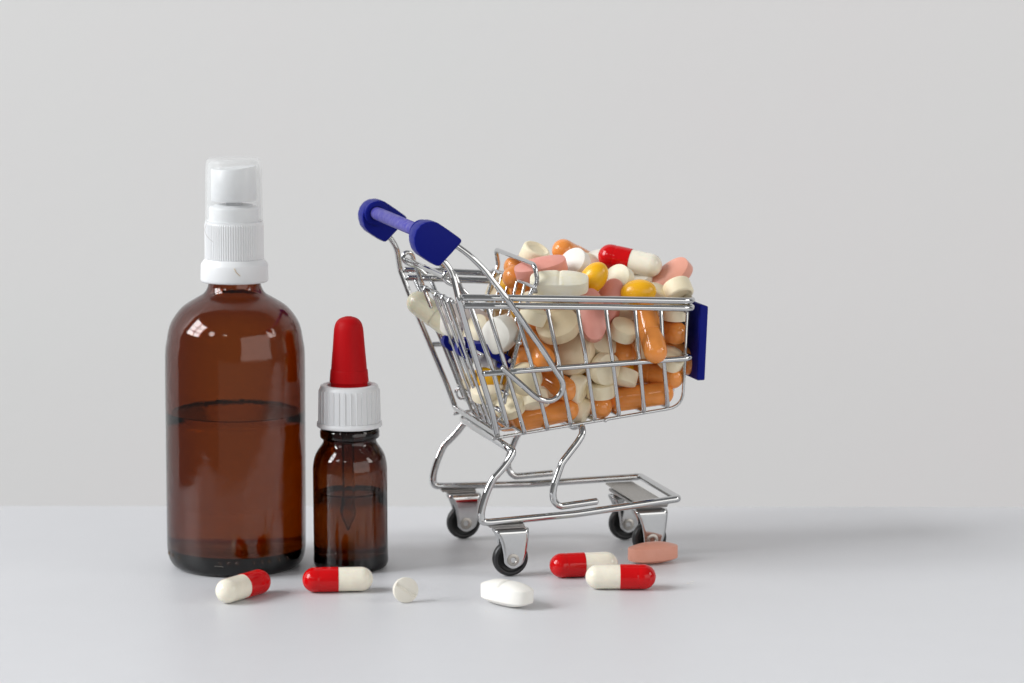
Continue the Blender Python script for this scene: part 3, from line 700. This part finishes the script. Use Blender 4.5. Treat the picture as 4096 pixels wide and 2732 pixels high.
capsule((1.319,94.353,6.275,0.747,0.528,-0.085,-0.395), OR, 'orange capsule inside the loop of the wire hook', GB)
capsule((1.112,94.066,5.169,0.756,0.643,-0.112,0.043), OR, 'orange capsule lying along the floor wires below the wire hook', GB)
capsule((0.202,94.764,4.925,0.656,0.594,-0.393,-0.25), OR, 'orange capsule low at the rear corner, mostly behind the next capsule', GB)
tablet((-0.082,93.645,5.586,0.908,0.369,-0.104,-0.169), 'biground', 'cream', 'pale domed tablet standing low behind the rear side wires', GB)
tablet((0.761,93.623,5.745,0.238,0.023,-0.251,-0.938), 'round', 'cream', 'cream tablet under the wire hook above the lower left orange capsule', GB)
tablet((0.44,93.325,6.491,0.604,0.786,-0.116,-0.063), 'biground', 'cream', 'cream domed tablet facing out behind the short end of the wire hook', GB)
tablet((-0.38,94.807,6.359,0.647,0.69,-0.27,-0.183), 'biground', 'cream', 'cream tablet behind the seat back wires below the blue seat', GB)
tablet((-0.856,94.673,6.693,0.804,0.452,-0.238,-0.303), 'biground', 'white', 'pale tablet under the blue seat plate', GB)
tablet((-0.827,94.161,5.928,0.971,0.19,-0.049,-0.132), 'biground', 'cream', 'cream tablet low behind the near rear post', GB)
tablet((-0.802,94.376,6.323,0.761,0.649,0.003,0.003), 'softgel', 'yellow', 'yellow pill in shade under the blue seat', GB, 'pill')
tablet((1.295,94.45,5.933,0.788,0.315,0.273,0.453), 'round', 'beige', 'shaded tablet inside the curve of the wire hook', GB)
capsule((0.432,94.518,7.978,0.587,0.624,-0.438,0.272), OR, 'orange capsule upright behind the crossing of the diagonal wire and seat back', GB)
# seen through the seat back wires above the rail
tablet((-0.044,97.189,9.16,0.618,0.604,-0.386,0.324), 'softgel', 'yellow', 'yellow pill behind the wires of the seat back', GT, 'pill')
capsule((0.787,95.761,9.4,0.733,0.663,0.148,-0.043), OR, 'orange capsule under the left end of the upper pink tablet', GT)
capsule((0.873,96.916,8.891,0.163,-0.309,0.641,-0.683), OR, 'orange capsule end showing low between the seat back wires', GT)
capsule((0.523,97.75,8.529,0.1,-0.361,0.656,-0.656), OR, 'orange capsule at rail height behind the seat back wires', GT)
tablet((-0.328,97.94,8.914,0.87,0.377,-0.163,-0.275), 'biground', 'beige', 'beige tablet behind the far seat back wires', GT)
tablet((-0.453,98.113,8.677,0.76,0.507,-0.267,-0.306), 'biground', 'cream', 'cream tablet beside the far leg of the seat frame', GT)
# on the seat
capsule((-2.631,96.352,8.187,0.737,0.585,0.135,-0.31), ('gel_clear', 'gel_clear'), 'cloudy cream capsule on the blue seat, sticking out towards the handle', 'pills on the child seat')
tablet((-1.563,95.564,8.243,0.924,0.343,0.107,-0.129), 'longtab', 'lilac', 'greyish white oblong tablet lying across the middle of the blue seat', 'pills on the child seat')
tablet((-1.983,95.808,8.104,0.746,0.58,-0.235,-0.23), 'biground', 'white', 'white tablet on the seat between the cloudy capsule and the greyish tablet', 'pills on the child seat')
tablet((-1.148,94.798,7.897,0.802,0.457,-0.236,-0.304), 'biground', 'cream', 'cream tablet on the seat under the greyish oblong tablet', 'pills on the child seat')
tablet((-0.408,93.708,7.931,0.679,0.54,-0.497,0.032), 'block', 'white', 'bright white oblong tablet on the near side of the blue seat', 'pills on the child seat')
# on the table
capsule((-8.628,89.211,0.41,0.459,0,0,-0.888), RC, 'red and cream capsule in front of the spray bottle, its cream end nearest', 'red and cream capsules on the table', 2.3, .82)
capsule((-5.651,90.191,0.41,0.999,0,0,0.041), RC, 'red and cream capsule in front of the dropper bottle, red end left', 'red and cream capsules on the table', 2.3, .82)
capsule((2.379,92.356,0.41,0.996,0,0,0.087), RC, 'red and cream capsule partly behind another, right of the near caster', 'red and cream capsules on the table', 2.3, .82)
capsule((3.539,90.566,0.41,0,0,0,1), RC, 'red and cream capsule with its red end to the right, in front of another', 'red and cream capsules on the table', 2.3, .82)
tablet((-3.401,88.733,0.4,0.609,0.623,-0.188,0.454), 'scored', 'white', 'small round white tablet standing on edge with a diagonal score line', None)
tablet((-0.159,88.342,0.4,0.93,0,0,-0.367), 'caplet', 'white', 'white scored caplet on the table in front of the near rear wheel', None)
tablet((4.778,94.408,0.36,0.982,0,0,0.191), 'oblong', 'salmon', 'pink oblong tablet on the table by the near front wheel', None)

capsule((3.48,97.39,8.6,0.2,0.58,0.48,-0.62), OR, 'orange capsule buried high in the load, front end of the basket, centre', 'pills buried inside the load')
tablet((3.33,97.8,6.51,0.26,-0.46,0.48,-0.7), 'biground', 'cream', 'domed cream tablet buried halfway up in the load, front end of the basket, centre', 'pills buried inside the load')
tablet((2.82,97.64,8.74,0.42,0.06,0.2,-0.88), 'round', 'cream', 'flat cream tablet buried high in the load, front half of the basket, centre', 'pills buried inside the load')
capsule((-0.44,97.79,6.11,0.14,0.22,-0.17,-0.95), OR, 'orange capsule buried low in the load, rear end of the basket, far side', 'pills buried inside the load')
tablet((3.19,96.2,6.86,0.43,-0.34,-0.03,-0.84), 'round', 'white', 'flat white tablet buried halfway up in the load, front half of the basket, near side', 'pills buried inside the load')
tablet((1.02,98.64,8.66,0.22,0.37,0.45,0.78), 'round', 'beige', 'flat beige tablet buried high in the load, rear half of the basket, far side', 'pills buried inside the load')
tablet((2.45,98.41,6.51,0.04,-0.38,-0.37,0.85), 'biground', 'cream', 'domed cream tablet buried halfway up in the load, front half of the basket, far side', 'pills buried inside the load')
tablet((0.03,96.98,6.09,0.03,0.33,0.39,0.86), 'softgel', 'yellow', 'yellow pill buried low in the load, rear half of the basket, far side', 'pills buried inside the load', 'pill')
tablet((4.12,97.09,6.58,0.07,-0.05,-0.53,0.84), 'biground', 'cream', 'domed cream tablet buried halfway up in the load, front end of the basket, centre', 'pills buried inside the load')
tablet((1.47,98.51,7.18,0.51,-0.37,-0.39,0.67), 'softgel', 'yellow', 'yellow pill buried halfway up in the load, front half of the basket, far side', 'pills buried inside the load', 'pill')
tablet((1.37,96.2,6.92,0.55,0.14,-0.22,-0.79), 'biground', 'white', 'domed white tablet buried halfway up in the load, rear half of the basket, centre', 'pills buried inside the load')
tablet((3.95,96.02,5.72,0.27,0.06,-0.36,0.89), 'round', 'white', 'flat white tablet buried low in the load, front end of the basket, near side', 'pills buried inside the load')
tablet((2.38,96.36,6.45,0.24,-0.29,-0.01,-0.93), 'softgel', 'yellow', 'yellow pill buried halfway up in the load, front half of the basket, centre', 'pills buried inside the load', 'pill')
tablet((1.81,98.22,9.09,0.53,-0.12,-0.16,-0.83), 'round', 'white', 'flat white tablet buried high in the load, front half of the basket, far side', 'pills buried inside the load')
capsule((0.63,98.06,7.19,0.43,-0.35,-0.17,0.81), OR, 'orange capsule buried halfway up in the load, rear half of the basket, far side', 'pills buried inside the load')
tablet((1.25,97.37,6.03,0.44,-0.14,0.59,-0.66), 'round', 'cream', 'flat cream tablet buried low in the load, rear half of the basket, far side', 'pills buried inside the load')
tablet((3.22,98.85,7.61,0.27,0.42,-0.48,-0.72), 'biground', 'cream', 'domed cream tablet buried halfway up in the load, front end of the basket, far side', 'pills buried inside the load')
tablet((1.19,95.29,6.53,0.14,0.1,-0.04,0.98), 'biground', 'cream', 'domed cream tablet buried halfway up in the load, rear half of the basket, near side', 'pills buried inside the load')
tablet((1.12,95.69,8.02,0.48,0.45,0.43,0.63), 'round', 'cream', 'flat cream tablet buried high in the load, rear half of the basket, centre', 'pills buried inside the load')
tablet((1.76,97.83,7.8,0.65,-0.13,-0.18,0.73), 'biground', 'cream', 'domed cream tablet buried halfway up in the load, front half of the basket, far side', 'pills buried inside the load')
capsule((3.86,98.87,8.66,0,-0.01,-0.45,0.89), OR, 'orange capsule buried high in the load, front end of the basket, far side', 'pills buried inside the load')
capsule((0.41,96.71,7.25,0.3,-0.06,0.62,0.72), OR, 'orange capsule buried halfway up in the load, rear half of the basket, centre', 'pills buried inside the load')
tablet((4.59,97.29,8.53,0.22,-0.34,0.42,-0.81), 'biground', 'cream', 'domed cream tablet buried high in the load, front end of the basket, centre', 'pills buried inside the load')
capsule((3.5,96.85,5.95,0.42,-0.01,-0.12,-0.9), OR, 'orange capsule buried low in the load, front end of the basket, centre', 'pills buried inside the load')
tablet((4.11,96.1,8.65,0.37,-0.36,0.41,0.75), 'softgel', 'yellow', 'yellow pill buried high in the load, front end of the basket, near side', 'pills buried inside the load', 'pill')
tablet((1.92,95.33,5.83,0.44,0.15,0.22,0.86), 'biground', 'cream', 'domed cream tablet buried low in the load, rear half of the basket, near side', 'pills buried inside the load')
tablet((2.62,98.22,8.14,0.06,-0.51,0.4,-0.76), 'biground', 'cream', 'domed cream tablet buried high in the load, front half of the basket, far side', 'pills buried inside the load')
tablet((0.98,97.87,5.52,0.05,-0.23,-0.66,-0.72), 'biground', 'cream', 'domed cream tablet buried low in the load, rear half of the basket, far side', 'pills buried inside the load')
tablet((3.37,96.5,7.92,0.24,-0.64,0.15,-0.72), 'biground', 'beige', 'domed beige tablet buried high in the load, front end of the basket, centre', 'pills buried inside the load')
tablet((0.28,95.59,6.75,0.32,0.38,-0.55,-0.67), 'softgel', 'yellow', 'yellow pill buried halfway up in the load, rear half of the basket, centre', 'pills buried inside the load', 'pill')
tablet((2.7,97.06,7.72,0.17,0.36,0.08,-0.91), 'round', 'cream', 'flat cream tablet buried halfway up in the load, front half of the basket, centre', 'pills buried inside the load')
tablet((3.72,98.55,5.91,0.32,-0.12,-0.58,0.74), 'round', 'cream', 'flat cream tablet buried low in the load, front end of the basket, far side', 'pills buried inside the load')
tablet((0.13,97.17,7.81,0.53,-0.19,-0.03,-0.83), 'round', 'cream', 'flat cream tablet buried halfway up in the load, rear half of the basket, far side', 'pills buried inside the load')
tablet((2.19,97.03,5.69,0.41,-0.1,-0.56,0.71), 'round', 'cream', 'flat cream tablet buried low in the load, front half of the basket, centre', 'pills buried inside the load')
tablet((3.46,98.56,9.29,0.63,0.17,0.3,-0.7), 'round', 'cream', 'flat cream tablet buried high in the load, front end of the basket, far side', 'pills buried inside the load')
tablet((1.4,96.47,5.67,0.26,-0.22,-0.14,-0.93), 'round', 'cream', 'flat cream tablet buried low in the load, rear half of the basket, centre', 'pills buried inside the load')
tablet((2.01,95.82,9.11,0.49,0.09,0.23,0.83), 'biground', 'cream', 'domed cream tablet buried high in the load, front half of the basket, near side', 'pills buried inside the load')
tablet((1.74,95.84,7.5,0.28,0.03,-0.41,0.87), 'round', 'cream', 'flat cream tablet buried halfway up in the load, rear half of the basket, centre', 'pills buried inside the load')
tablet((2.11,97.91,5.86,0.19,-0.09,-0.68,-0.7), 'round', 'beige', 'flat beige tablet buried low in the load, front half of the basket, far side', 'pills buried inside the load')
tablet((-0.15,96.19,5.59,0.4,-0,-0.25,-0.88), 'biground', 'beige', 'domed beige tablet buried low in the load, rear end of the basket, centre', 'pills buried inside the load')
capsule((4.93,96.64,6,0.45,0.26,0.58,0.62), OR, 'orange capsule buried low in the load, front end of the basket, near side', 'pills buried inside the load')
tablet((2.6,96.82,9.02,0.01,0.45,0.19,0.87), 'round', 'cream', 'flat cream tablet buried high in the load, front half of the basket, centre', 'pills buried inside the load')
capsule((3.16,97.99,7.54,0.25,-0.03,0.61,-0.75), OR, 'orange capsule buried halfway up in the load, front end of the basket, far side', 'pills buried inside the load')
tablet((-1.16,96.83,5.78,0.39,-0.46,-0.24,-0.75), 'biground', 'cream', 'domed cream tablet buried low in the load, rear end of the basket, far side', 'pills buried inside the load')
tablet((4.4,97.16,7.68,0.42,-0.39,0.43,0.7), 'biground', 'cream', 'domed cream tablet buried halfway up in the load, front end of the basket, centre', 'pills buried inside the load')
tablet((-0.08,95.08,5.74,0.49,0.22,0.06,-0.84), 'round', 'white', 'flat white tablet buried low in the load, rear end of the basket, near side', 'pills buried inside the load')
tablet((0.96,95.73,5.39,0.5,0.23,-0.08,0.83), 'round', 'white', 'flat white tablet buried low in the load, rear half of the basket, centre', 'pills buried inside the load')
tablet((4.24,98.17,9.29,0.42,-0.45,-0.16,0.77), 'biground', 'white', 'domed white tablet buried high in the load, front end of the basket, far side', 'pills buried inside the load')
tablet((0.4,96.14,8.55,0.24,-0.49,-0.17,0.82), 'softgel', 'yellow', 'yellow pill buried high in the load, rear half of the basket, centre', 'pills buried inside the load', 'pill')
tablet((4.27,98.01,6.22,0.27,-0.05,-0.65,-0.71), 'biground', 'cream', 'domed cream tablet buried low in the load, front end of the basket, centre', 'pills buried inside the load')
tablet((3.96,96.39,7.14,0.1,0.67,-0.11,0.72), 'biground', 'beige', 'domed beige tablet buried halfway up in the load, front end of the basket, near side', 'pills buried inside the load')
tablet((0.65,96.66,6.42,0.66,-0.02,0.48,-0.57), 'round', 'cream', 'flat cream tablet buried halfway up in the load, rear half of the basket, centre', 'pills buried inside the load')
tablet((2.41,97.29,6.59,0.46,-0.32,-0.5,-0.65), 'biground', 'beige', 'domed beige tablet buried halfway up in the load, front half of the basket, centre', 'pills buried inside the load')
tablet((-0.45,97.67,6.84,0.07,-0.2,0.28,0.94), 'round', 'cream', 'flat cream tablet buried halfway up in the load, rear end of the basket, far side', 'pills buried inside the load')
tablet((4.15,98.61,7.45,0.48,0.13,-0.35,0.79), 'biground', 'beige', 'domed beige tablet buried halfway up in the load, front end of the basket, far side', 'pills buried inside the load')
tablet((2.49,96.05,8.02,0.41,-0.31,-0.2,-0.83), 'softgel', 'yellow', 'yellow pill buried high in the load, front half of the basket, centre', 'pills buried inside the load', 'pill')
tablet((-0.21,97.44,5.38,0.23,0.27,-0.21,-0.91), 'round', 'white', 'flat white tablet buried low in the load, rear half of the basket, far side', 'pills buried inside the load')
tablet((-0.33,98.27,7.8,0.29,-0.19,0.4,-0.85), 'round', 'beige', 'flat beige tablet buried halfway up in the load, rear half of the basket, far side', 'pills buried inside the load')
tablet((3.18,96.29,9.19,0.58,0.16,-0.28,0.75), 'biground', 'cream', 'domed cream tablet buried high in the load, front half of the basket, centre', 'pills buried inside the load')
tablet((4.27,98.8,6.69,0.58,-0.39,0.46,-0.55), 'round', 'beige', 'flat beige tablet buried halfway up in the load, front end of the basket, far side', 'pills buried inside the load')
tablet((1.7,97.17,7.07,0.35,0.5,0.45,0.65), 'biground', 'cream', 'domed cream tablet buried halfway up in the load, front half of the basket, centre', 'pills buried inside the load')
tablet((2.88,97.59,5.75,0.36,0.47,0.37,-0.71), 'round', 'white', 'flat white tablet buried low in the load, front half of the basket, centre', 'pills buried inside the load')
tablet((0.65,94.93,5.71,0.09,0.57,-0.26,0.77), 'biground', 'cream', 'domed cream tablet buried low in the load, rear half of the basket, near side', 'pills buried inside the load')
tablet((1.67,95.19,8.32,0.07,-0.34,0.44,-0.83), 'biground', 'white', 'domed white tablet buried high in the load, rear half of the basket, near side', 'pills buried inside the load')
tablet((1.97,96.72,7.99,0.39,-0.03,0.64,-0.66), 'round', 'cream', 'flat cream tablet buried high in the load, front half of the basket, centre', 'pills buried inside the load')
tablet((4.82,96.52,7.04,0.05,-0.35,0.29,-0.89), 'biground', 'cream', 'domed cream tablet buried halfway up in the load, front end of the basket, near side', 'pills buried inside the load')
tablet((4.29,98.03,8.26,0.14,0.41,0.03,0.9), 'softgel', 'yellow', 'yellow pill buried high in the load, front end of the basket, centre', 'pills buried inside the load', 'pill')
tablet((0.92,98.55,7.78,0.39,-0.29,-0.03,-0.87), 'round', 'white', 'flat white tablet buried halfway up in the load, rear half of the basket, far side', 'pills buried inside the load')
tablet((-0.32,96.29,6.26,0.2,-0.15,-0.47,0.85), 'round', 'cream', 'flat cream tablet buried low in the load, rear end of the basket, centre', 'pills buried inside the load')
tablet((3.98,97.62,7.08,0.08,-0.13,0.65,-0.74), 'biground', 'cream', 'domed cream tablet buried halfway up in the load, front end of the basket, centre', 'pills buried inside the load')
tablet((1.85,98.66,8.12,0.62,-0.12,-0.5,-0.59), 'softgel', 'yellow', 'yellow pill buried high in the load, front half of the basket, far side', 'pills buried inside the load', 'pill')
tablet((2.57,98.61,9.11,0.51,0.38,0.51,-0.58), 'biground', 'cream', 'domed cream tablet buried high in the load, front half of the basket, far side', 'pills buried inside the load')
tablet((0.93,98.26,6.48,0.2,0.08,0.01,-0.98), 'softgel', 'yellow', 'yellow pill buried halfway up in the load, rear half of the basket, far side', 'pills buried inside the load', 'pill')
tablet((3.4,98.59,6.83,0.1,-0.05,0.63,-0.77), 'biground', 'cream', 'domed cream tablet buried halfway up in the load, front end of the basket, far side', 'pills buried inside the load')
tablet((1.09,96.92,8.06,0.57,0.29,-0.53,-0.55), 'biground', 'beige', 'domed beige tablet buried high in the load, rear half of the basket, centre', 'pills buried inside the load')
tablet((0.61,97.49,6.5,0.34,-0.43,0.4,0.74), 'biground', 'cream', 'domed cream tablet buried halfway up in the load, rear half of the basket, far side', 'pills buried inside the load')
tablet((0.46,95.36,7.7,0.3,0.44,-0.54,0.65), 'softgel', 'yellow', 'yellow pill buried halfway up in the load, rear half of the basket, near side', 'pills buried inside the load', 'pill')
tablet((2.38,98.8,7.38,0.56,0.2,-0.2,0.78), 'softgel', 'yellow', 'yellow pill buried halfway up in the load, front half of the basket, far side', 'pills buried inside the load', 'pill')
capsule((1.82,97.01,9.19,0.25,0.6,0.06,-0.76), OR, 'orange capsule buried high in the load, front half of the basket, centre', 'pills buried inside the load')
tablet((4.82,96.54,8.58,0.07,0.06,0.08,-0.99), 'round', 'cream', 'flat cream tablet buried high in the load, front end of the basket, near side', 'pills buried inside the load')
tablet((2.93,98.46,5.75,0.51,0.18,0.52,0.67), 'softgel', 'yellow', 'yellow pill buried low in the load, front end of the basket, far side', 'pills buried inside the load', 'pill')
tablet((2.55,96.14,5.68,0.23,-0.4,0.15,-0.87), 'biground', 'cream', 'domed cream tablet buried low in the load, front half of the basket, centre', 'pills buried inside the load')
tablet((0.49,98.16,9.19,0.11,0.16,0.07,0.98), 'biground', 'beige', 'domed beige tablet buried high in the load, rear half of the basket, far side', 'pills buried inside the load')
tablet((0.74,95.12,8.67,0.01,-0.55,-0.42,-0.72), 'biground', 'cream', 'domed cream tablet buried high in the load, rear half of the basket, near side', 'pills buried inside the load')
tablet((-0.94,95.81,6.13,0.01,0.19,0.63,-0.75), 'round', 'white', 'flat white tablet buried low in the load, rear end of the basket, centre', 'pills buried inside the load')
tablet((3.65,95.79,6.36,0.07,-0,0.34,0.94), 'softgel', 'yellow', 'yellow pill buried halfway up in the load, front end of the basket, near side', 'pills buried inside the load', 'pill')
tablet((3.23,96.96,7.08,0.2,-0.01,-0.49,-0.85), 'round', 'beige', 'flat beige tablet buried halfway up in the load, front end of the basket, centre', 'pills buried inside the load')
tablet((1.76,97.66,8.57,0.09,0.08,-0.09,0.99), 'biground', 'beige', 'domed beige tablet buried high in the load, front half of the basket, far side', 'pills buried inside the load')
# crumbs on the table
V = []; F = []
for (x, y) in ((5.947,91.577,0)[0:2], (3.804,96.442,0)[0:2], (5.831,91.326,0)[0:2], (-0.761,87.424,0)[0:2], (0.472,87.251,0)[0:2], (3.888,93.899,0)[0:2]):
    for q in range(3):
        b0 = len(V); cx, cy, r = x+rnd.uniform(-.08, .08), y+rnd.uniform(-.08, .08), rnd.uniform(.012, .03)
        for dx, dy, dz in ((1, 0, .2), (-.5, .8, .3), (-.6, -.7, .1), (0, 0, 1.5)): V.append((cx+dx*r, cy+dy*r, max(.001, dz*r)))
        F += [(b0, b0+1, b0+3), (b0+1, b0+2, b0+3), (b0+2, b0, b0+3), (b0, b0+2, b0+1)]
o = link('crumbs', mesh(V, F), 'crumb', None, False); o['kind'] = 'stuff'
